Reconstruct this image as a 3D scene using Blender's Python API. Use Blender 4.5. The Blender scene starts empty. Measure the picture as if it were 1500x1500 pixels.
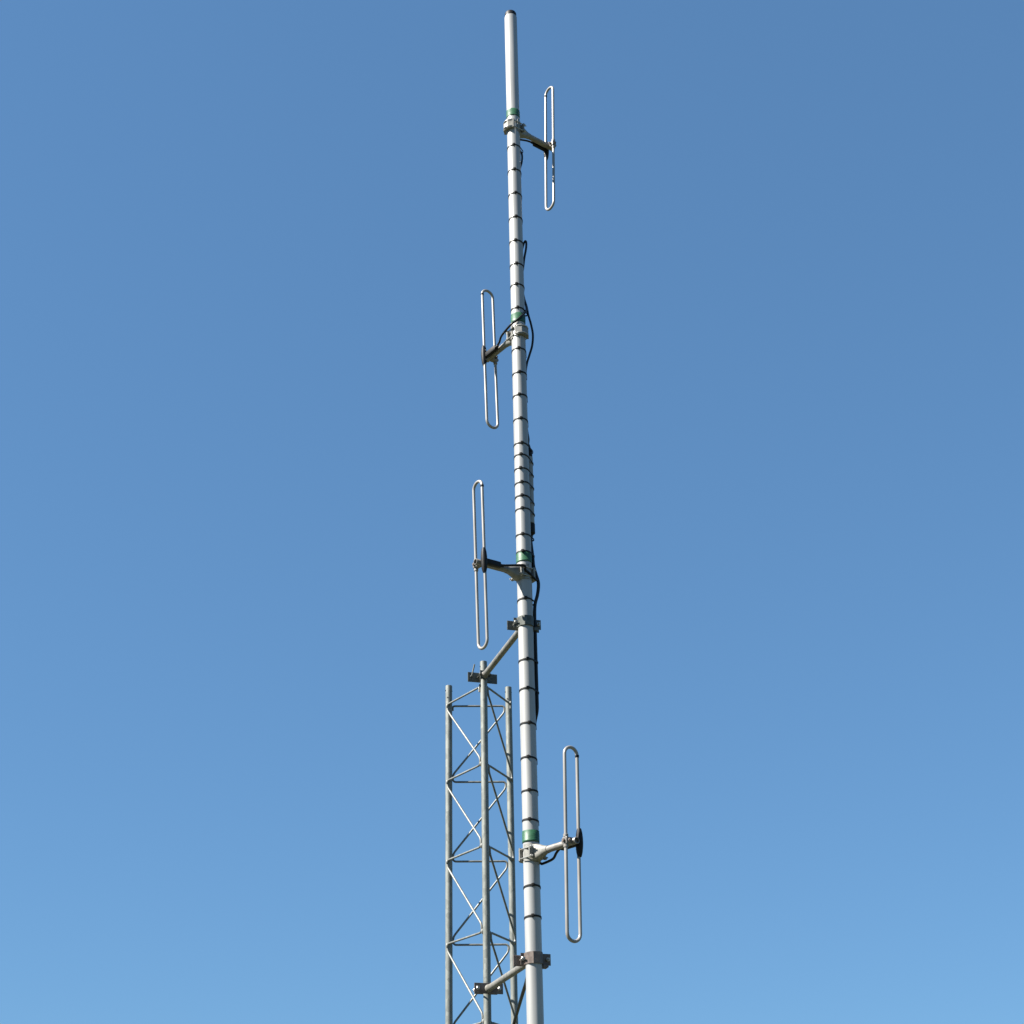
import bpy, bmesh, math, random
from mathutils import Vector, Matrix
random.seed(4)
S = bpy.context.scene
COL = S.collection
R = math.radians

# ------------------------------------------------------------------ camera
PHI = R(27.0)                                   # upward tilt
ROLL = math.atan(95/4510)
F3 = Vector((0, math.cos(PHI), math.sin(PHI)))
U0 = Vector((0, -math.sin(PHI), math.cos(PHI)))
R0 = Vector((1, 0, 0))
RR = math.cos(ROLL)*R0 - math.sin(ROLL)*U0
UU = math.cos(ROLL)*U0 + math.sin(ROLL)*R0
cd = bpy.data.cameras.new('camera')
cam = bpy.data.objects.new('camera', cd)
COL.objects.link(cam)
M = Matrix((RR, UU, -F3)).transposed().to_4x4()
M.translation = Vector((0, 0, 1.6))
cam.matrix_world = M
cd.sensor_width = 36.0
cd.lens = 36.0*2298.0/1500.0
cd.clip_start = 0.05
cd.clip_end = 5000
S.camera = cam

# ------------------------------------------------------------------ sky, sun, exposure
SUN_EL = R(45.0)
SUN_AZ = R(198.0)                               # direction towards the sun, from +X counter-clockwise
w = bpy.data.worlds.new("World")
S.world = w
w.use_nodes = True
nt = w.node_tree
bg = nt.nodes['Background']
sky = nt.nodes.new('ShaderNodeTexSky')
sky.sky_type = 'NISHITA'
sky.sun_disc = False
sky.sun_elevation = SUN_EL
sky.sun_rotation = (math.pi/2 - SUN_AZ) % (2*math.pi)
sky.altitude = 0
sky.air_density = 1.0
sky.dust_density = 0.0
sky.ozone_density = 3.0
gm = nt.nodes.new('ShaderNodeGamma')              # the camera's flatter rendering of the clear sky
gm.inputs[1].default_value = 0.5
tint = nt.nodes.new('ShaderNodeMix')
tint.data_type = 'RGBA'
tint.blend_type = 'MULTIPLY'
tint.inputs[0].default_value = 1.0
tint.inputs[7].default_value = (0.675, 1.19, 1.72, 1)
nt.links.new(sky.outputs[0], gm.inputs[0])
nt.links.new(gm.outputs[0], tint.inputs[6])
nt.links.new(tint.outputs[2], bg.inputs[0])
bg.inputs[1].default_value = 0.050
sl = bpy.data.lights.new('sun', 'SUN')
sl.energy = 5.0
sl.angle = R(0.5)
sl.color = (1.0, 0.955, 0.88)
so = bpy.data.objects.new('sun', sl)
COL.objects.link(so)
sd = Vector((math.cos(SUN_EL)*math.cos(SUN_AZ), math.cos(SUN_EL)*math.sin(SUN_AZ), math.sin(SUN_EL)))
so.rotation_euler = sd.to_track_quat('Z', 'Y').to_euler()
so.location = (-6, -3, 12)
S.view_settings.view_transform = 'Standard'
S.view_settings.look = 'None'
S.view_settings.gamma = 1
S.view_settings.exposure = 1.8

# ------------------------------------------------------------------ materials
def mat(name, color, rough=0.5, metal=0.0, c2=None, scale=20.0, detail=4.0, stretch=(1, 1, 1),
        bump=0.0, bump_scale=60.0, spangle=False, rvar=0.0, spec=0.5):
    m = bpy.data.materials.new(name)
    m.use_nodes = True
    n = m.node_tree.nodes
    l = m.node_tree.links
    b = n['Principled BSDF']
    b.inputs['Roughness'].default_value = rough
    b.inputs['Metallic'].default_value = metal
    b.inputs['Specular IOR Level'].default_value = spec
    tc = n.new('ShaderNodeTexCoord')
    mp = n.new('ShaderNodeMapping')
    mp.inputs['Scale'].default_value = stretch
    l.new(tc.outputs['Object'], mp.inputs[0])
    if spangle:
        t = n.new('ShaderNodeTexVoronoi')
        t.inputs['Scale'].default_value = scale
        t.feature = 'F1'
        fac = t.outputs['Color']
        sep = n.new('ShaderNodeSeparateColor')
        l.new(fac, sep.inputs[0])
        fac = sep.outputs[0]
        l.new(mp.outputs[0], t.inputs['Vector'])
        nz = n.new('ShaderNodeTexNoise')
        nz.inputs['Scale'].default_value = scale*0.18
        nz.inputs['Detail'].default_value = 5
        l.new(mp.outputs[0], nz.inputs['Vector'])
        mx = n.new('ShaderNodeMix')
        mx.inputs[0].default_value = 0.6
        l.new(fac, mx.inputs[2])
        l.new(nz.outputs['Fac'], mx.inputs[3])
        fac = mx.outputs[0]
    else:
        t = n.new('ShaderNodeTexNoise')
        t.inputs['Scale'].default_value = scale
        t.inputs['Detail'].default_value = detail
        l.new(mp.outputs[0], t.inputs['Vector'])
        fac = t.outputs['Fac']
    r = n.new('ShaderNodeValToRGB')
    r.color_ramp.elements[0].position = 0.32
    r.color_ramp.elements[1].position = 0.68
    r.color_ramp.elements[0].color = (*color, 1)
    r.color_ramp.elements[1].color = (*(c2 or color), 1)
    l.new(fac, r.inputs[0])
    l.new(r.outputs[0], b.inputs['Base Color'])
    if rvar:
        mr = n.new('ShaderNodeMapRange')
        mr.inputs[3].default_value = max(0.05, rough-rvar)
        mr.inputs[4].default_value = min(1, rough+rvar)
        l.new(fac, mr.inputs[0])
        l.new(mr.outputs[0], b.inputs['Roughness'])
    if bump:
        bn = n.new('ShaderNodeTexNoise')
        bn.inputs['Scale'].default_value = bump_scale
        bn.inputs['Detail'].default_value = 4
        l.new(mp.outputs[0], bn.inputs['Vector'])
        bp = n.new('ShaderNodeBump')
        bp.inputs['Strength'].default_value = bump
        bp.inputs['Distance'].default_value = 0.002
        l.new(bn.outputs['Fac'], bp.inputs['Height'])
        l.new(bp.outputs[0], b.inputs['Normal'])
    return m

MAST = mat('mast_aluminium', (0.245, 0.243, 0.235), 0.40, 0.20, (0.325, 0.323, 0.314), 26, 8, (1, 1, 0.07), 0.12, 60, rvar=0.08, spec=0.35)
LOOP = mat('dipole_aluminium', (0.205, 0.192, 0.176), 0.40, 0.25, (0.27, 0.257, 0.24), 14, 5, (1, 1, 0.4), 0.05, 120, rvar=0.08, spec=0.35)
BOOM = mat('boom_aluminium', (0.155, 0.143, 0.128), 0.45, 0.25, (0.215, 0.202, 0.185), 25, 5, (1, 1, 1), 0.1, 120, rvar=0.1, spec=0.35)
GALV = mat('galvanised_steel', (0.135, 0.143, 0.130), 0.52, 0.25, (0.188, 0.197, 0.180), 70, 4, (1, 1, 0.5), 0.15, 150, spangle=True, rvar=0.1, spec=0.35)
ROD = mat('galvanised_rod', (0.115, 0.119, 0.110), 0.5, 0.25, (0.175, 0.18, 0.168), 60, 4, (1, 1, 1), 0.15, 150, spangle=True, spec=0.35)
BRKT = mat('bracket_steel', (0.050, 0.055, 0.049), 0.5, 0.3, (0.088, 0.093, 0.084), 60, 4, (1, 1, 1), 0.2, 120, spangle=True, spec=0.35)
BRKT2 = mat('tarnished_steel', (0.080, 0.060, 0.052), 0.5, 0.25, (0.14, 0.115, 0.10), 40, 5, (1, 1, 1), 0.2, 120, spec=0.35)
ARM = mat('arm_steel', (0.135, 0.130, 0.116), 0.5, 0.25, (0.19, 0.184, 0.166), 50, 4, (1, 1, 1), 0.12, 120, spangle=True, spec=0.35)
BOLT = mat('bolt_zinc', (0.26, 0.255, 0.235), 0.35, 0.6, (0.34, 0.335, 0.315), 80)
JAW = mat('cast_aluminium', (0.155, 0.150, 0.135), 0.5, 0.2, (0.215, 0.21, 0.19), 60, 5, bump=0.3, bump_scale=200, spec=0.35)
BLACK = mat('black_rubber', (0.0040, 0.0040, 0.0045), 0.55, 0.0, (0.009, 0.0085, 0.009), 60, bump=0.2, bump_scale=300, spec=0.2)
CABLE = mat('black_cable_jacket', (0.0035, 0.0035, 0.004), 0.42, 0.0, (0.006, 0.006, 0.0065), 30, spec=0.25)
TIE = mat('weathered_black_nylon', (0.006, 0.0055, 0.005), 0.55, 0.0, (0.014, 0.013, 0.011), 90, spec=0.2)
GREEN = mat('green_tape', (0.008, 0.045, 0.019), 0.5, 0.0, (0.018, 0.082, 0.038), 70, 5, (1, 1, 2.5), 0.25, 110, spec=0.4)
DIVID = mat('divider_grey', (0.21, 0.212, 0.205), 0.5, 0.15, (0.25, 0.252, 0.245), 20, spec=0.35)
CONC = mat('concrete', (0.22, 0.21, 0.19), 0.9, 0.0, (0.32, 0.31, 0.28), 6, 8, bump=0.5, bump_scale=60)
GRASS = mat('grass', (0.030, 0.042, 0.016), 0.9, 0.0, (0.062, 0.058, 0.030), 0.6, 10, bump=0.8, bump_scale=25, spec=0.2)

# ------------------------------------------------------------------ mesh helpers
def finish(name, bm, m, parent=None, smooth=True, ang=40):
    bmesh.ops.recalc_face_normals(bm, faces=bm.faces)
    me = bpy.data.meshes.new(name)
    bm.to_mesh(me)
    bm.free()
    me.materials.append(m)
    if smooth:
        for p in me.polygons:
            p.use_smooth = True
        me.set_sharp_from_angle(angle=R(ang))
    o = bpy.data.objects.new(name, me)
    COL.objects.link(o)
    if parent:
        o.parent = parent
    return o

def empty(name, loc, rz=0.0):
    o = bpy.data.objects.new(name, None)
    o.empty_display_size = 0.05
    COL.objects.link(o)
    o.location = loc
    o.rotation_euler = (0, 0, rz)
    return o

def tag(o, label, cat, group=None):
    o['label'] = label
    o['category'] = cat
    if group:
        o['group'] = group
    return o

def sweep(bm, pts, rad, n=14, closed=False, cap=True, sec=None):
    """tube through pts (parallel transport); rad: number or list; sec: optional list of 2D offsets"""
    pts = [Vector(p) for p in pts]
    N = len(pts)
    rads = rad if isinstance(rad, (list, tuple)) else [rad]*N
    tans = []
    for i in range(N):
        if closed:
            t = pts[(i+1) % N] - pts[i-1]
        else:
            t = pts[min(i+1, N-1)] - pts[max(i-1, 0)]
        tans.append(t.normalized())
    t0 = tans[0]
    a = Vector((0, 0, 1)) if abs(t0.z) < 0.9 else Vector((1, 0, 0))
    u = (a - a.dot(t0)*t0).normalized()
    rings = []
    for i in range(N):
        t = tans[i]
        u = (u - u.dot(t)*t).normalized()
        v = t.cross(u)
        ring = []
        if sec:
            for (p, q) in sec:
                ring.append(bm.verts.new(pts[i] + u*p*rads[i] + v*q*rads[i]))
        else:
            for k in range(n):
                th = 2*math.pi*k/n
                ring.append(bm.verts.new(pts[i] + (u*math.cos(th) + v*math.sin(th))*rads[i]))
        rings.append(ring)
    n = len(rings[0])
    for i in range(N if closed else N-1):
        A, B = rings[i], rings[(i+1) % N]
        for k in range(n):
            bm.faces.new((A[k], A[(k+1) % n], B[(k+1) % n], B[k]))
    if cap and not closed:
        bm.faces.new(list(reversed(rings[0])))
        bm.faces.new(rings[-1])

def smoothpath(pts, per=8):
    """Catmull-Rom through the points"""
    pts = [Vector(p) for p in pts]
    out = []
    P = [2*pts[0]-pts[1]] + pts + [2*pts[-1]-pts[-2]]
    for i in range(1, len(P)-2):
        p0, p1, p2, p3 = P[i-1:i+3]
        for k in range(per):
            t = k/per
            out.append(0.5*((2*p1) + (p2-p0)*t + (2*p0-5*p1+4*p2-p3)*t*t + (3*p1-p0-3*p2+p3)*t**3))
    out.append(pts[-1])
    return out

def rounded(pts, r, seg=5):
    """polyline with its corners rounded"""
    pts = [Vector(p) for p in pts]
    out = [pts[0]]
    for i in range(1, len(pts)-1):
        a = (pts[i-1]-pts[i])
        b = (pts[i+1]-pts[i])
        d = min(r, a.length*0.48, b.length*0.48)
        p0 = pts[i]+a.normalized()*d
        p1 = pts[i]+b.normalized()*d
        for k in range(seg+1):
            t = k/seg
            out.append((1-t)**2*p0 + 2*t*(1-t)*pts[i] + t*t*p1)
    out.append(pts[-1])
    return out

def box(bm, c, size, M3=None, bevel=0.0):
    sx, sy, sz = [s/2 for s in size]
    M3 = M3 or Matrix.Identity(3)
    c = Vector(c)
    vs = [bm.verts.new(c + M3 @ Vector((x*sx, y*sy, z*sz))) for x in (-1, 1) for y in (-1, 1) for z in (-1, 1)]
    fs = [(0, 1, 3, 2), (4, 6, 7, 5), (0, 4, 5, 1), (2, 3, 7, 6), (0, 2, 6, 4), (1, 5, 7, 3)]
    faces = [bm.faces.new([vs[i] for i in f]) for f in fs]
    if bevel:
        es = set()
        for f in faces:
            es.update(f.edges)
        bmesh.ops.bevel(bm, geom=list(es), offset=bevel, segments=2, affect='EDGES', profile=0.5)

def prism(bm, outline, h0, h1, M4=None):
    """closed 2D outline (x,y) extruded from z=h0 to h1"""
    M4 = M4 or Matrix.Identity(4)
    a = [bm.verts.new(M4 @ Vector((x, y, h0))) for x, y in outline]
    b = [bm.verts.new(M4 @ Vector((x, y, h1))) for x, y in outline]
    n = len(a)
    for k in range(n):
        bm.faces.new((a[k], a[(k+1) % n], b[(k+1) % n], b[k]))
    bm.faces.new(a)
    bm.faces.new(list(reversed(b)))

def lathe(bm, prof, n=32, c=(0, 0, 0), M3=None, cap=True):
    """profile (r,h) revolved about local Z"""
    M3 = M3 or Matrix.Identity(3)
    c = Vector(c)
    rings = []
    for r, h in prof:
        rings.append([bm.verts.new(c + M3 @ Vector((r*math.cos(2*math.pi*k/n), r*math.sin(2*math.pi*k/n), h))) for k in range(n)])
    for A, B in zip(rings, rings[1:]):
        for k in range(n):
            bm.faces.new((A[k], A[(k+1) % n], B[(k+1) % n], B[k]))
    if cap:
        bm.faces.new(list(reversed(rings[0])))
        bm.faces.new(rings[-1])

def axis3(d):
    """3x3 whose Z column is d"""
    return Vector(d).normalized().to_track_quat('Z', 'Y').to_matrix()

def hexnut(bm, c, d, r=0.009, h=0.007):
    M3 = axis3(d)
    lathe(bm, [(r*0.9, -h/2), (r, -h/2+0.001), (r, h/2-0.001), (r*0.9, h/2)], 6, c, M3)

def disc(bm, c, d, r, h, n=16):
    lathe(bm, [(r, -h/2), (r, h/2)], n, c, axis3(d))

# ------------------------------------------------------------------ ground
bm = bmesh.new()
N = 60
ext = 2500.0
def gx(i):
    t = (i/N)*2-1
    return math.copysign(abs(t)**4*ext + abs(t)*8, t)
grid = [[None]*(N+1) for _ in range(N+1)]
for i in range(N+1):
    for j in range(N+1):
        x, y = gx(i), gx(j)+8
        d = math.hypot(x, y-8)
        z = 0.05*math.sin(x*0.7+1.3)*math.sin(y*0.55) * min(1, max(0, (d-1.4)/4))
        grid[i][j] = bm.verts.new((x, y, z))
for i in range(N):
    for j in range(N):
        bm.faces.new((grid[i][j], grid[i+1][j], grid[i+1][j+1], grid[i][j+1]))
g = finish('ground', bm, GRASS)
g['kind'] = 'structure'
bm = bmesh.new()
box(bm, (-0.12, 8.0, 0.04), (1.3, 2.0, 0.20), bevel=0.02)
g = finish('foundation_slab', bm, CONC, smooth=False)
g['kind'] = 'structure'
BASE = 0.14                                      # top of the slab

# ------------------------------------------------------------------ mast
MX, MY, MR = 0.0570, 7.36, 0.0388
TOPZ = 8.83
mast = empty('antenna_mast', (MX, MY, BASE))
tag(mast, 'tall white aluminium tube mast standing beside the grey lattice tower', 'mast')
bm = bmesh.new()
lathe(bm, [(MR, 0), (MR, 2), (MR, 4), (MR, 6), (MR, TOPZ-BASE-0.006), (MR-0.002, TOPZ-BASE)], 64)
finish('tube', bm, MAST, mast)
bm = bmesh.new()
lathe(bm, [(MR-0.003, 0), (MR-0.003, 0.026), (MR-0.006, 0.033), (MR-0.012, 0.036)], 48, (0, 0, TOPZ-BASE+0.001))
o = finish('end_cap', bm, BLACK, mast)
o['label'] = 'black plastic cap closing the top of the mast'
DZ = [7.933, 6.459, 4.982, 3.523]
for (za, zb) in ((8.010, 8.064), (6.527, 6.586), (5.047, 5.100), (3.580, 3.637)):
    bm = bmesh.new()
    prof = [(MR+0.0008, za-BASE)]
    for k in range(5):
        z = za+(zb-za)*(k+0.5)/5-BASE
        w = (zb-za)/5
        r_ = MR+0.0014+0.0010*random.random()
        prof += [(r_, z-w*0.5+0.0004), (r_+0.0007, z+w*0.5-0.0004)]
    prof.append((MR+0.0008, zb-BASE))
    lathe(bm, prof, 48, cap=False)
    o = finish('tape_band', bm, GREEN, mast, ang=80)
    o['label'] = 'green tape wrapped round the mast'

# ------------------------------------------------------------------ lattice tower
LEGS = [Vector((-0.3795, 8.385, 0)), Vector((-0.1750, 8.10, 0)), Vector((-0.0420, 8.40, 0))]   # left, front, right
CEN = (LEGS[0]+LEGS[1]+LEGS[2])/3
LR = [0.0190, 0.0195, 0.0185]
LTOP = [4.772, 4.802, 4.762]
tower = empty('lattice_tower', (CEN.x, CEN.y, BASE))
tag(tower, 'grey galvanised three legged lattice tower with bent rod bracing', 'tower')
def tl(v):
    return Vector(v)-Vector((CEN.x, CEN.y, BASE))
for L, r, top in zip(LEGS, LR, LTOP):
    bm = bmesh.new()
    c = tl((L.x, L.y, BASE))
    h = top-BASE
    prof = [(r, 0.0)]
    prof += [(r, h*k/6) for k in range(1, 6)]
    prof += [(r, h-0.001), (r-0.001, h), (r-0.0035, h), (r-0.0036, h-0.05)]
    lathe(bm, prof, 36, c)
    leg = finish('leg', bm, GALV, tower)
    # bolt holes at the splice end, drawn as dark sleeves through the wall
    for hz, ang in ((h-0.03, 200), (h-0.03, 20), (h-0.075, 250)):
        b2 = bmesh.new()
        d = Vector((math.cos(R(ang)), math.sin(R(ang)), 0))
        disc(b2, c+d*(r-0.0005)+Vector((0, 0, hz)), d, 0.0042, 0.003)
        finish('bolt_hole', b2, BLACK, leg)
    b2 = bmesh.new()
    box(b2, c+Vector((0, 0, 0.004)), (0.10, 0.10, 0.010), bevel=0.002)
    finish('foot_plate', b2, GALV, leg, smooth=False)
Z0, PITCH = 4.655, 0.4430
def face_rod(a, b, ra, rb, ia, ib):
    """rod zigzagging down: rung a->b, diagonal b->a one pitch lower"""
    A, B = LEGS[a].copy(), LEGS[b].copy()
    along = (B-A).normalized()
    mid = (A+B)/2
    out = (mid-CEN).normalized()
    off = out*0.015
    Ao = A + along*(ra+ia) + off
    Bo = B - along*(rb+ib) + off
    pts = []
    k = 0
    while True:
        z = Z0 - PITCH*k
        if z < 0.35:
            break
        pts += [Ao+Vector((0, 0, z-0.026 if k == 0 else z+0.042)), Ao+Vector((0, 0, z+0.001))]
        pts += [Bo+Vector((0, 0, z)), Bo+Vector((0, 0, z-0.036))]
        k += 1
    pts = [tl(p) for p in pts if p is not None]
    bm = bmesh.new()
    sweep(bm, rounded(pts, 0.046, 8), 0.0056, 12)
    o = finish('brace_rod', bm, ROD, tower, ang=60)
    # weld beads where the rod meets the legs
    for i in range(k):
        z = Z0-PITCH*i
        for P, dz in ((A+along*(ra*0.55)+out*0.017, 0.004), (B-along*(rb*0.55)+out*0.017, -0.009)):
            b2 = bmesh.new()
            M3 = Matrix.Diagonal((1, 1, 1.9))
            lathe(b2, [(0.001, -0.0075), (0.0055, -0.005), (0.0075, 0), (0.0055, 0.005), (0.001, 0.0075)], 12, tl(P+Vector((0, 0, z+dz))), M3)
            finish('weld', b2, ROD, o)
face_rod(0, 2, LR[0], LR[2], 0.004, 0.004)       # back face
face_rod(1, 0, LR[1], LR[0], 0.001, -0.010)       # left face
face_rod(2, 1, LR[2], LR[1], -0.010, 0.002)       # right face

# ------------------------------------------------------------------ dipoles
def make_dipole():
    root = empty('folded_dipole', (0, 0, 0))
    s, H, L, tr = 0.075, 0.930, 0.285, 0.0080
    # loop
    pts = []
    nb = 14
    for k in range(nb+1):
        th = math.pi*k/nb
        pts.append((L, s/2*math.cos(th), H/2-s/2+s/2*math.sin(th)))
    for k in range(1, 8):
        pts.append((L, -s/2, (H/2-s/2)*(1-2*k/8)))
    for k in range(nb+1):
        th = math.pi+math.pi*k/nb
        pts.append((L, s/2*math.cos(th), -(H/2-s/2)+s/2*math.sin(th)))
    for k in range(1, 8):
        pts.append((L, s/2, -(H/2-s/2)*(1-2*k/8)))
    bm = bmesh.new()
    sweep(bm, pts, tr, 18, closed=True)
    loop = finish('loop', bm, LOOP, root, ang=60)
    bm = bmesh.new()
    lathe(bm, [(tr+0.0008, -0.006), (tr+0.0016, -0.004), (tr+0.0016, 0.004), (tr+0.0008, 0.006)], 18, (L, s/2, H/2-s/2-0.002))
    finish('joint_ring', bm, BLACK, loop)
    # boom
    bm = bmesh.new()
    lathe(bm, [(0.0165, 0.085), (0.0165, L+0.030), (0.0150, L+0.032), (0.0130, L+0.032), (0.0128, L+0.02)], 32, (0, 0, 0), Matrix(((0, 0, 1), (0, 1, 0), (-1, 0, 0))))
    finish('boom', bm, BOOM, root)
    # saddle: flares from the boom to hug the mast
    bm = bmesh.new()
    n = 28
    stations = [(0.122, 0.0185, 0.0185, 2.0), (0.105, 0.0190, 0.0200, 2.0), (0.080, 0.0215, 0.0300, 2.6), (0.055, 0.026, 0.040, 3.4), (0.036, 0.031, 0.043, 4.0), (0.018, 0.0375, 0.043, 6.0)]
    rings = []
    for x, wy, hz, p in stations:
        ring = []
        for k in range(n):
            th = 2*math.pi*k/n
            cy = math.copysign(abs(math.cos(th))**(2/p), math.cos(th))*wy
            cz = math.copysign(abs(math.sin(th))**(2/p), math.sin(th))*hz
            ring.append(bm.verts.new((x, cy, cz)))
        rings.append(ring)
    for A, B in zip(rings, rings[1:]):
        for k in range(n):
            bm.faces.new((A[k], A[(k+1) % n], B[(k+1) % n], B[k]))
    bm.faces.new(rings[0]); bm.faces.new(list(reversed(rings[-1])))
    finish('saddle', bm, JAW, root, ang=50)
    bm = bmesh.new()                             # half shell the saddle is cast with
    a0, a1, ri, ro = R(-92), R(92), MR+0.0006, MR+0.0046
    outl = [(ro*math.cos(a0+(a1-a0)*k/20), ro*math.sin(a0+(a1-a0)*k/20)) for k in range(21)]
    outl += [(ri*math.cos(a1+(a0-a1)*k/20), ri*math.sin(a1+(a0-a1)*k/20)) for k in range(21)]
    prism(bm, outl, -0.040, 0.044)
    finish('shell', bm, JAW, root)
    # back jaw: a shallow V channel on the far side of the mast
    bm = bmesh.new()
    th = 0.005
    o1 = [(-0.034, 0.046), (-0.027, 0.046), (-0.026, 0.032), (-0.0400, 0.014), (-0.0400, -0.014), (-0.026, -0.032), (-0.027, -0.046), (-0.034, -0.046), (-0.060, -0.020), (-0.060, 0.020)]
    prism(bm, o1, -0.031, 0.031)
    finish('back_jaw', bm, JAW, root, smooth=False)
    # U bolts
    for z in (-0.023, 0.023):
        bm = bmesh.new()
        pts = [(0.066, 0.0425, z)]
        for k in range(13):
            a = math.pi/2+math.pi*k/12
            pts.append((-0.0195+0.0445*math.cos(a)*1.0, 0.0425*math.sin(a), z))
        pts.append((0.066, -0.0425, z))
        sweep(bm, pts, 0.0034, 10)
        ub = finish('u_bolt', bm, BOLT, root, ang=60)
        for y in (-0.0425, 0.0425):
            bm = bmesh.new()
            hexnut(bm, (0.052, y, z), (1, 0, 0), 0.0085, 0.008)
            finish('nut', bm, BOLT, ub, smooth=False)
    bm = bmesh.new()
    box(bm, (0.044, 0, 0), (0.007, 0.100, 0.060), bevel=0.002)
    finish('clamp_plate', bm, JAW, root, smooth=False)
    # clamp holding the plain tube
    bm = bmesh.new()
    box(bm, (L, -0.027, 0), (0.030, 0.040, 0.034), bevel=0.004)
    cb = finish('tube_clamp', bm, BOOM, root, smooth=False)
    bm = bmesh.new()
    hexnut(bm, (L+0.019, -0.030, 0.0), (1, 0, 0), 0.0095, 0.009)
    disc(bm, (L-0.004, -0.030, 0), (1, 0, 0), 0.0040, 0.060)
    hexnut(bm, (L-0.020, -0.030, 0.0), (1, 0, 0), 0.0085, 0.007)
    finish('bolt', bm, BRKT2, cb, smooth=False)
    bm = bmesh.new()
    hexnut(bm, (L, -0.052, 0.0), (0, 1, 0), 0.0085, 0.010)
    finish('bolt', bm, BRKT2, cb, smooth=False)
    for z in (-0.024, 0.024):
        bm = bmesh.new()
        lathe(bm, [(tr+0.001, -0.009), (tr+0.0035, -0.007), (tr+0.0035, 0.007), (tr+0.001, 0.009)], 18, (L, -s/2, z))
        finish('sleeve', bm, BOOM, cb)
    # black feed housing: a spindle round the feed tube and a leg along the boom
    bm = bmesh.new()
    prof = [(0.0088, -0.068), (0.0108, -0.062), (0.0142, -0.046), (0.0165, -0.022), (0.0172, 0), (0.0165, 0.022), (0.0142, 0.046), (0.0108, 0.062), (0.0088, 0.068)]
    lathe(bm, prof, 24, (L+0.004, s/2+0.001, 0.0))
    fh = finish('feed_housing', bm, BLACK, root)
    bm = bmesh.new()
    box(bm, (L-0.048, 0.0300, 0), (0.116, 0.023, 0.032), bevel=0.006)
    finish('cable_entry', bm, BLACK, fh, smooth=True)
    for z in (-0.030, 0.030):
        bm = bmesh.new()
        hexnut(bm, (L-0.010, s/2-0.002, z), (1, 0, 0), 0.005, 0.006)
        finish('screw', bm, BOLT, fh, smooth=False)
    bm = bmesh.new()
    lathe(bm, [(0.0085, 0), (0.0085, 0.016), (0.0065, 0.022)], 14, (L-0.104, 0.0300, 0), axis3((-1, 0, 0)))
    finish('cable_gland', bm, BLACK, fh)
    return root

def copy_tree(o, parent=None):
    c = o.copy()
    COL.objects.link(c)
    c.parent = parent
    for ch in o.children:
        copy_tree(ch, c)
    return c

dip = make_dipole()
bpy.context.view_layer.update()
DROOP = [R(1.8), R(1.9), R(1.4), R(1.8)]
DSX = [0.965, 0.96, 0.98, 1.095]
DSZ = [1.022, 1.008, 0.992, 0.965]
DAZ = [37.0, 127.0, 217.0, 307.0]
DLAB = ['topmost folded dipole loop, on the right just below the bare top of the mast',
        'upper of the two folded dipole loops left of the mast, high above the lattice tower',
        'lower of the two folded dipole loops left of the mast, directly above the lattice tower',
        'lowest and largest looking folded dipole loop, on the right beside the foot of the mast']
for i in range(4):
    d = dip if i == 0 else copy_tree(dip)
    d.location = (MX, MY, DZ[i]+0.004)
    d.rotation_euler = (0, DROOP[i], R(DAZ[i]))     # the booms sag a little
    d.scale = (DSX[i], 1, DSZ[i])
    tag(d, DLAB[i], 'dipole antenna', 'folded dipoles fixed around the mast')
def dloc(i, x, y, z):
    x, z = x*DSX[i], z-x*math.sin(DROOP[i])+0.004
    a = R(DAZ[i])
    return Vector((MX+x*math.cos(a)-y*math.sin(a), MY+x*math.sin(a)+y*math.cos(a), DZ[i]+z))

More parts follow.
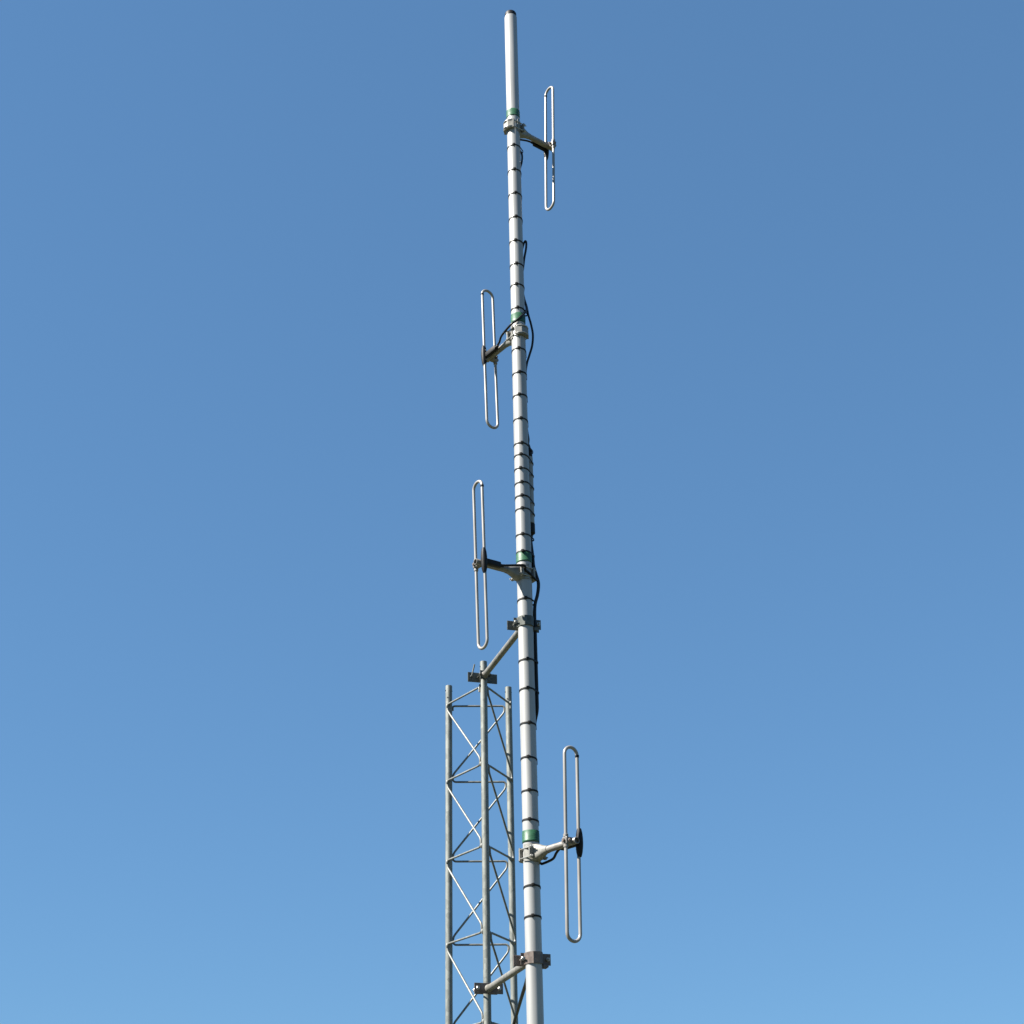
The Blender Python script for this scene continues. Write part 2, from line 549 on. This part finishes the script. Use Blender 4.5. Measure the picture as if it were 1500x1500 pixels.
# ------------------------------------------------------------------ stand-off brackets
def bracket(z, lower):
    T = Vector((LEGS[1].x, LEGS[1].y, z))
    P = Vector((MX, MY, z))
    d = (P-T).normalized()
    n = Vector((-d.y, d.x, 0))                  # to the right and away
    ang = math.atan2(d.y, d.x)
    root = empty('standoff_bracket', T, ang)     # local +X runs to the mast, +Y to the camera's right
    L = (P-T).length
    plate = BRKT2 if lower else BRKT
    X3 = Matrix(((0, 0, 1), (0, 1, 0), (-1, 0, 0)))
    bm = bmesh.new()
    lathe(bm, [(0.0165, 0.030), (0.0165, L-0.048)], 28, (0, 0, 0), X3)
    arm = finish('arm', bm, BRKT2 if False else ARM, root)
    for xx, sg in ((0.030, 1), (L-0.048, -1)):
        bm = bmesh.new()
        lathe(bm, [(0.0205, 0), (0.019, 0.003*sg), (0.0168, 0.008*sg)], 28, (xx, 0, 0), X3)
        finish('weld', bm, ARM, arm)
    def plate_at(name, x, w, h, t, y=0.0, zz=0.0):
        b = bmesh.new()
        box(b, (x, y, zz), (t, w, h), bevel=0.0015)
        return finish(name, b, plate, root, smooth=False)
    # tower end
    if lower:
        p1 = plate_at('tower_plate', 0.0265, 0.150, 0.052, 0.006)
        p2 = plate_at('back_plate', -0.0245, 0.120, 0.040, 0.006)
        by = 0.056
    else:
        p1 = plate_at('tower_plate', 0.0265, 0.058, 0.050, 0.006)
        p2 = plate_at('back_plate', -0.0245, 0.168, 0.056, 0.006)
        by = 0.0265
    for sy in (-1, 1):
        b = bmesh.new()
        disc(b, (0.002, sy*by, 0), (1, 0, 0), 0.0042, 0.080, 12)
        hexnut(b, (0.033, sy*by, 0), (1, 0, 0), 0.0095, 0.007)
        hexnut(b, (-0.031, sy*by, 0), (1, 0, 0), 0.0095, 0.007)
        finish('bolt', b, BOLT if lower else BRKT, p1, smooth=False)
    if not lower:
        b = bmesh.new()                          # long bolt left sticking up beside the leg
        sweep(b, [(0.0, -0.070, -0.012), (0.012, -0.055, 0.062)], 0.0042, 12)
        hexnut(b, (0.001, -0.069, -0.006), (0.012, 0.015, 0.074), 0.0088, 0.007)
        finish('loose_bolt', b, BRKT, p2, smooth=False)
    # mast end: rear plate, V-channel front jaw with ears
    b = bmesh.new()
    box(b, (L-0.044, 0, -0.002), (0.006, 0.170, 0.050), bevel=0.0015)
    rp = finish('rear_plate', b, plate, root, smooth=False)
    t = 0.005
    R1, W = MR+0.002, 0.083
    x0 = L-0.004
    outl = [(x0, -W+0.022), (x0, -R1-t), (L+R1*0.80, -R1*0.80), (L+R1+t, -0.016), (L+R1+t, 0.016), (L+R1*0.80, R1*0.80), (x0, R1+t), (x0, W),
            (x0-t, W), (x0-t, R1), (L+R1*0.80-t*1.2, R1*0.80-t*0.6), (L+R1+0.0004, 0.014), (L+R1+0.0004, -0.014), (L+R1*0.80-t*1.2, -R1*0.80+t*0.6), (x0-t, -R1), (x0-t, -W+0.022)]
    b = bmesh.new()
    prism(b, outl, -0.026, 0.026)
    fj = finish('front_jaw', b, plate, root, smooth=False)
    for sy in (-1, 1):
        yb = 0.068 if sy > 0 else -0.052
        b = bmesh.new()
        disc(b, (L-0.020, yb, 0), (1, 0, 0), 0.0045, 0.082, 12)
        hexnut(b, (x0+0.005, yb, 0), (1, 0, 0), 0.010, 0.008)
        hexnut(b, (L-0.051, yb, 0), (1, 0, 0), 0.010, 0.008)
        finish('bolt', b, BOLT, rp, smooth=False)
    b = bmesh.new()
    box(b, (L+0.004, 0.050, -0.034), (0.030, 0.022, 0.016), bevel=0.002)
    finish('lug', b, plate, fj, smooth=False)
    return root
b1 = bracket(4.715, False)
tag(b1, 'upper stand-off arm joining the top of the lattice tower to the mast with grey clamps', 'bracket', 'stand-off brackets between tower and mast')
b2 = bracket(3.042, True)
tag(b2, 'lower stand-off arm with brownish tarnished clamps, near the bottom of the picture', 'bracket', 'stand-off brackets between tower and mast')

# ------------------------------------------------------------------ power divider
def mp(az, z, gap):
    """point beside the mast: azimuth in degrees (0 right, 90 behind), height, gap from the tube's skin"""
    return Vector((MX+(MR+gap)*math.cos(R(az)), MY+(MR+gap)*math.sin(R(az)), z))
dc = mp(50, 0, 0.0225)
pd = empty('power_divider', (dc.x, dc.y, 5.300))
tag(pd, 'grey tubular cable splitter strapped behind the right side of the mast by six ties', 'cable splitter')
bm = bmesh.new()
lathe(bm, [(0.018, 0.0), (0.0215, 0.003), (0.0215, 0.40), (0.018, 0.403)], 32)
finish('body', bm, DIVID, pd)
bm = bmesh.new()
lathe(bm, [(0.010, 0.403), (0.020, 0.405), (0.020, 0.440), (0.014, 0.446), (0.012, 0.46)], 20)
finish('top_connector', bm, BLACK, pd)
bm = bmesh.new()
lathe(bm, [(0.009, -0.075), (0.012, -0.066), (0.0235, -0.055), (0.0235, -0.002)], 20)
finish('bottom_connector', bm, BLACK, pd)

# ------------------------------------------------------------------ cables
def cable(label, pts, r, m=CABLE, per=10):
    c0 = Vector(pts[0])
    bm = bmesh.new()
    sweep(bm, [p-c0 for p in smoothpath(pts, per)], r, 12)
    o = finish('coaxial_cable', bm, m, ang=60)
    o.location = c0
    return tag(o, label, 'cable', 'black coaxial cables on the mast')
top_div = Vector((dc.x, dc.y, 5.74))
# from the topmost dipole down behind the mast
cable('black cable from the topmost dipole, running under its boom and behind the mast',
      [dloc(0, 0.178, 0.030, 0), dloc(0, 0.13, 0.034, -0.004), dloc(0, 0.085, 0.044, -0.012), dloc(0, 0.030, 0.052, -0.03), mp(88, 7.87, 0.007),
       mp(45, 7.80, 0.010), mp(22, 7.755, 0.012), mp(24, 7.70, 0.011), mp(52, 7.62, 0.008), mp(60, 7.4, 0.007), mp(62, 7.1, 0.007), mp(60, 6.8, 0.007), mp(75, 6.5, 0.03), mp(62, 6.3, 0.007), mp(64, 6.0, 0.007), mp(58, 5.86, 0.009), mp(55, 5.81, 0.015),
       top_div+Vector((0.005, 0.004, 0.030)), top_div+Vector((0.005, 0.004, 0))], 0.0058)
# from the second dipole, over the front, up into a slack loop, and down again
cable('black cable from the upper left dipole, crossing the mast front and bowing out right',
      [dloc(1, 0.178, 0.030, 0.0), dloc(1, 0.14, 0.034, 0.012), dloc(1, 0.10, 0.045, 0.030), mp(222, 6.500, 0.020), mp(252, 6.520, 0.010), mp(285, 6.548, 0.0085), mp(318, 6.580, 0.0085), mp(345, 6.612, 0.009), mp(15, 6.66, 0.010), mp(42, 6.74, 0.008),
       mp(58, 6.88, 0.0065), mp(55, 7.02, 0.0065), mp(38, 7.085, 0.009), mp(22, 7.115, 0.015), mp(14, 7.105, 0.021), mp(15, 7.06, 0.019), mp(28, 7.0, 0.012), mp(40, 6.93, 0.008), mp(56, 6.85, 0.007), mp(44, 6.74, 0.011), mp(22, 6.66, 0.016), mp(12, 6.60, 0.021),
       mp(6, 6.53, 0.034), mp(4, 6.46, 0.042), mp(6, 6.39, 0.036), mp(12, 6.33, 0.020), mp(24, 6.28, 0.008), mp(45, 6.20, 0.007), mp(52, 6.0, 0.007), mp(46, 5.87, 0.010), mp(42, 5.81, 0.016),
       top_div+Vector((-0.003, -0.004, 0.030)), top_div+Vector((-0.003, -0.004, 0))], 0.0062)
# third dipole
cable('black cable from the lower left dipole, lying on its boom and round the mast',
      [dloc(2, 0.178, 0.030, 0.0), dloc(2, 0.14, 0.035, 0.006), dloc(2, 0.09, 0.048, 0.014), dloc(2, 0.045, 0.060, 0.018), mp(278, 4.990, 0.011), mp(305, 4.975, 0.009), mp(335, 4.962, 0.010), mp(2, 4.955, 0.022), mp(20, 4.968, 0.027), mp(24, 5.02, 0.012), mp(26, 5.12, 0.006), mp(30, 5.19, 0.006),
       Vector((dc.x-0.008, dc.y-0.002, 5.235))], 0.0062)
# lowest dipole
cable('black cable hanging under the boom of the lowest dipole and going behind the mast',
      [dloc(3, 0.178, 0.030, -0.002), dloc(3, 0.158, 0.031, -0.006), dloc(3, 0.134, 0.035, -0.017), dloc(3, 0.100, 0.043, -0.036), mp(8, 3.486, 0.020), mp(30, 3.490, 0.013), mp(48, 3.515, 0.011), mp(56, 3.56, 0.010), mp(50, 3.75, 0.008), mp(48, 3.95, 0.008), mp(50, 4.15, 0.008), mp(52, 4.3, 0.008), mp(50, 4.5, 0.008), mp(52, 4.72, 0.008), mp(52, 4.95, 0.009), mp(50, 5.12, 0.010),
       Vector((dc.x+0.006, dc.y+0.008, 5.235))], 0.0062)
# main feeder
cable('thick black feeder cable down the right side of the mast, then across to the tower',
      [Vector((dc.x, dc.y, 5.238)), mp(40, 5.19, 0.012), mp(26, 5.10, 0.012), mp(18, 5.04, 0.013), mp(14, 4.99, 0.024), mp(11, 4.94, 0.034), mp(12, 4.88, 0.028), mp(17, 4.82, 0.014), mp(20, 4.74, 0.0115), mp(17, 4.70, 0.0115), mp(18, 4.6, 0.0115), mp(18, 4.45, 0.0115), mp(18, 4.32, 0.0115), mp(24, 4.25, 0.0115), mp(50, 4.18, 0.0105), mp(60, 4.05, 0.010), mp(58, 3.8, 0.010), mp(75, 3.6, 0.012), mp(80, 3.42, 0.012), mp(85, 3.3, 0.012), mp(95, 3.15, 0.012),
       mp(110, 3.05, 0.022), Vector((0.026, 7.47, 2.98)), Vector((0.002, 7.72, 2.95)), Vector((-0.022, 8.02, 2.93)), Vector((-0.046, 8.30, 2.90)), Vector((-0.062, 8.370, 2.82)), Vector((-0.066, 8.385, 2.6)), Vector((-0.067, 8.385, 2.0)), Vector((-0.067, 8.385, 1.2)), Vector((-0.067, 8.385, 0.5)), Vector((-0.070, 8.36, 0.22)), Vector((-0.11, 8.30, 0.150))], 0.0088)

# ------------------------------------------------------------------ cable ties
def hull(pts):
    pts = sorted(set((round(a, 6), round(b, 6)) for a, b in pts))
    def half(ps):
        h = []
        for p in ps:
            while len(h) >= 2 and (h[-1][0]-h[-2][0])*(p[1]-h[-2][1])-(h[-1][1]-h[-2][1])*(p[0]-h[-2][0]) <= 0:
                h.pop()
            h.append(p)
        return h[:-1]
    return half(pts)+half(list(reversed(pts)))
def make_tie(z, circles, tilt, buckaz, label, group):
    root = empty('cable_tie', (MX, MY, z), 0)
    pts = []
    for (cx, cy, r) in circles:
        for k in range(72):
            a = 2*math.pi*k/72
            pts.append((cx+r*math.cos(a), cy+r*math.sin(a)))
    hl = hull(pts)
    ax = R(buckaz+random.uniform(-8, 8))
    def tz(x, y):
        # the strap dips away from its head as it goes round the back
        u = x*math.cos(ax)+y*math.sin(ax)
        v = -x*math.sin(ax)+y*math.cos(ax)
        return tilt*(u-MR)*0.9 + v*math.tan(lean)
    bm = bmesh.new()
    W, T = random.uniform(0.0082, 0.0098), 0.0026
    lean = R(random.uniform(-3.5, 3.5))
    n = len(hl)
    rings = []
    for i in range(n):
        x, y = hl[i]
        px, py = hl[i-1]
        qx, qy = hl[(i+1) % n]
        tx, ty = qx-px, qy-py
        l = math.hypot(tx, ty)
        nx, ny = ty/l, -tx/l
        z0 = tz(x, y)
        ring = []
        for (a, b) in ((0.0003, -W/2), (T, -W/2+0.0008), (T, W/2-0.0008), (0.0003, W/2)):
            ring.append(bm.verts.new((x+nx*a, y+ny*a, z0+b)))
        rings.append(ring)
    for i in range(n):
        A, B = rings[i], rings[(i+1) % n]
        for k in range(4):
            bm.faces.new((A[k], A[(k+1) % 4], B[(k+1) % 4], B[k]))
    finish('strap', bm, TIE, root, ang=50)
    a = ax
    M3 = Matrix.Rotation(a, 3, 'Z') @ Matrix.Rotation(random.uniform(-0.15, 0.15), 3, 'X')
    c = Vector(((MR+0.005)*math.cos(a), (MR+0.005)*math.sin(a), tz((MR)*math.cos(a), MR*math.sin(a))))
    bm = bmesh.new()
    box(bm, c, (0.010, 0.015, 0.0150), M3, bevel=0.002)
    hd = finish('head', bm, TIE, root)
    bm = bmesh.new()                             # clipped tail
    tl_ = random.uniform(0.003, 0.007)
    box(bm, c+M3@Vector((0.0015, 0.0065+tl_/2, 0)), (0.0018, tl_, 0.006), M3)
    finish('tail', bm, TIE, root, smooth=False)
    return tag(root, label, 'cable tie', group)
TZ = [7.781, 7.598, 7.424, 7.252, 7.083, 6.92, 6.778, 6.618, 6.348, 6.193, 6.049, 5.899, 5.746, 5.676, 5.593, 5.509, 5.429, 5.353,
      5.202, 5.104, 4.838, 4.506, 4.352, 4.171, 3.997, 3.831, 3.688, 3.374, 3.232]
ordn = ['first', 'second', 'third', 'fourth', 'fifth', 'sixth', 'seventh', 'eighth']
labels = ['black tie on the white mast, %s below the topmost dipole clamp' % ordn[i] for i in range(8)]
labels[6] = 'black tie on the white mast, second above the upper green tape crossed by a cable'
labels[7] = 'black tie just above the green tape where a cable crosses the mast'
labels += ['black tie on the mast, %s below the clamp of the second dipole' % ordn[i] for i in range(4)]
labels += ['%s of six closely spaced ties round the mast and grey cable splitter' % s for s in ('topmost', 'second', 'third', 'fourth', 'fifth', 'lowest')]
labels += ['black tie midway between the cable splitter and the third dipole tape', 'black tie right above the green tape of the third dipole',
           'single black tie between the third dipole and the upper stand-off clamp']
labels += ['black tie on the mast, %s below the upper stand-off clamp' % ordn[i] for i in range(5)]
labels += ['black tie on the mast, closest above the lowest green tape']
labels += ['black tie on the mast, just below the clamp of the lowest dipole', 'black tie on the mast, closest above the lower brownish stand-off clamp']
MC = (0, 0, MR)
for i, z in enumerate(TZ):
    if 12 <= i <= 17:
        g = dc - Vector((MX, MY, 0))
        cs = [MC, (g.x, g.y, 0.0225)]
    else:
        az, gap, r = 50, 0.0085, 0.0092
        if i < 8:
            az, gap, r = 54, 0.0075, 0.0085
        if 18 <= i <= 19:
            az, gap, r = 30, 0.011, 0.011
        if 20 <= i <= 22:
            az, gap, r = 22, 0.0115, 0.0105
        if i == 0:
            az, gap = 26, 0.011
        if i in (7,):
            az, gap = 30, 0.012
        if i >= 27:
            az, gap, r = 80, 0.012, 0.0095
        p = mp(az, 0, gap)-Vector((MX, MY, 0))
        cs = [MC, (p.x, p.y, r)]
    make_tie(z, cs, random.uniform(0.05, 0.2), 272-(4 if i < 20 else 0), labels[i], 'black cable ties round the mast')
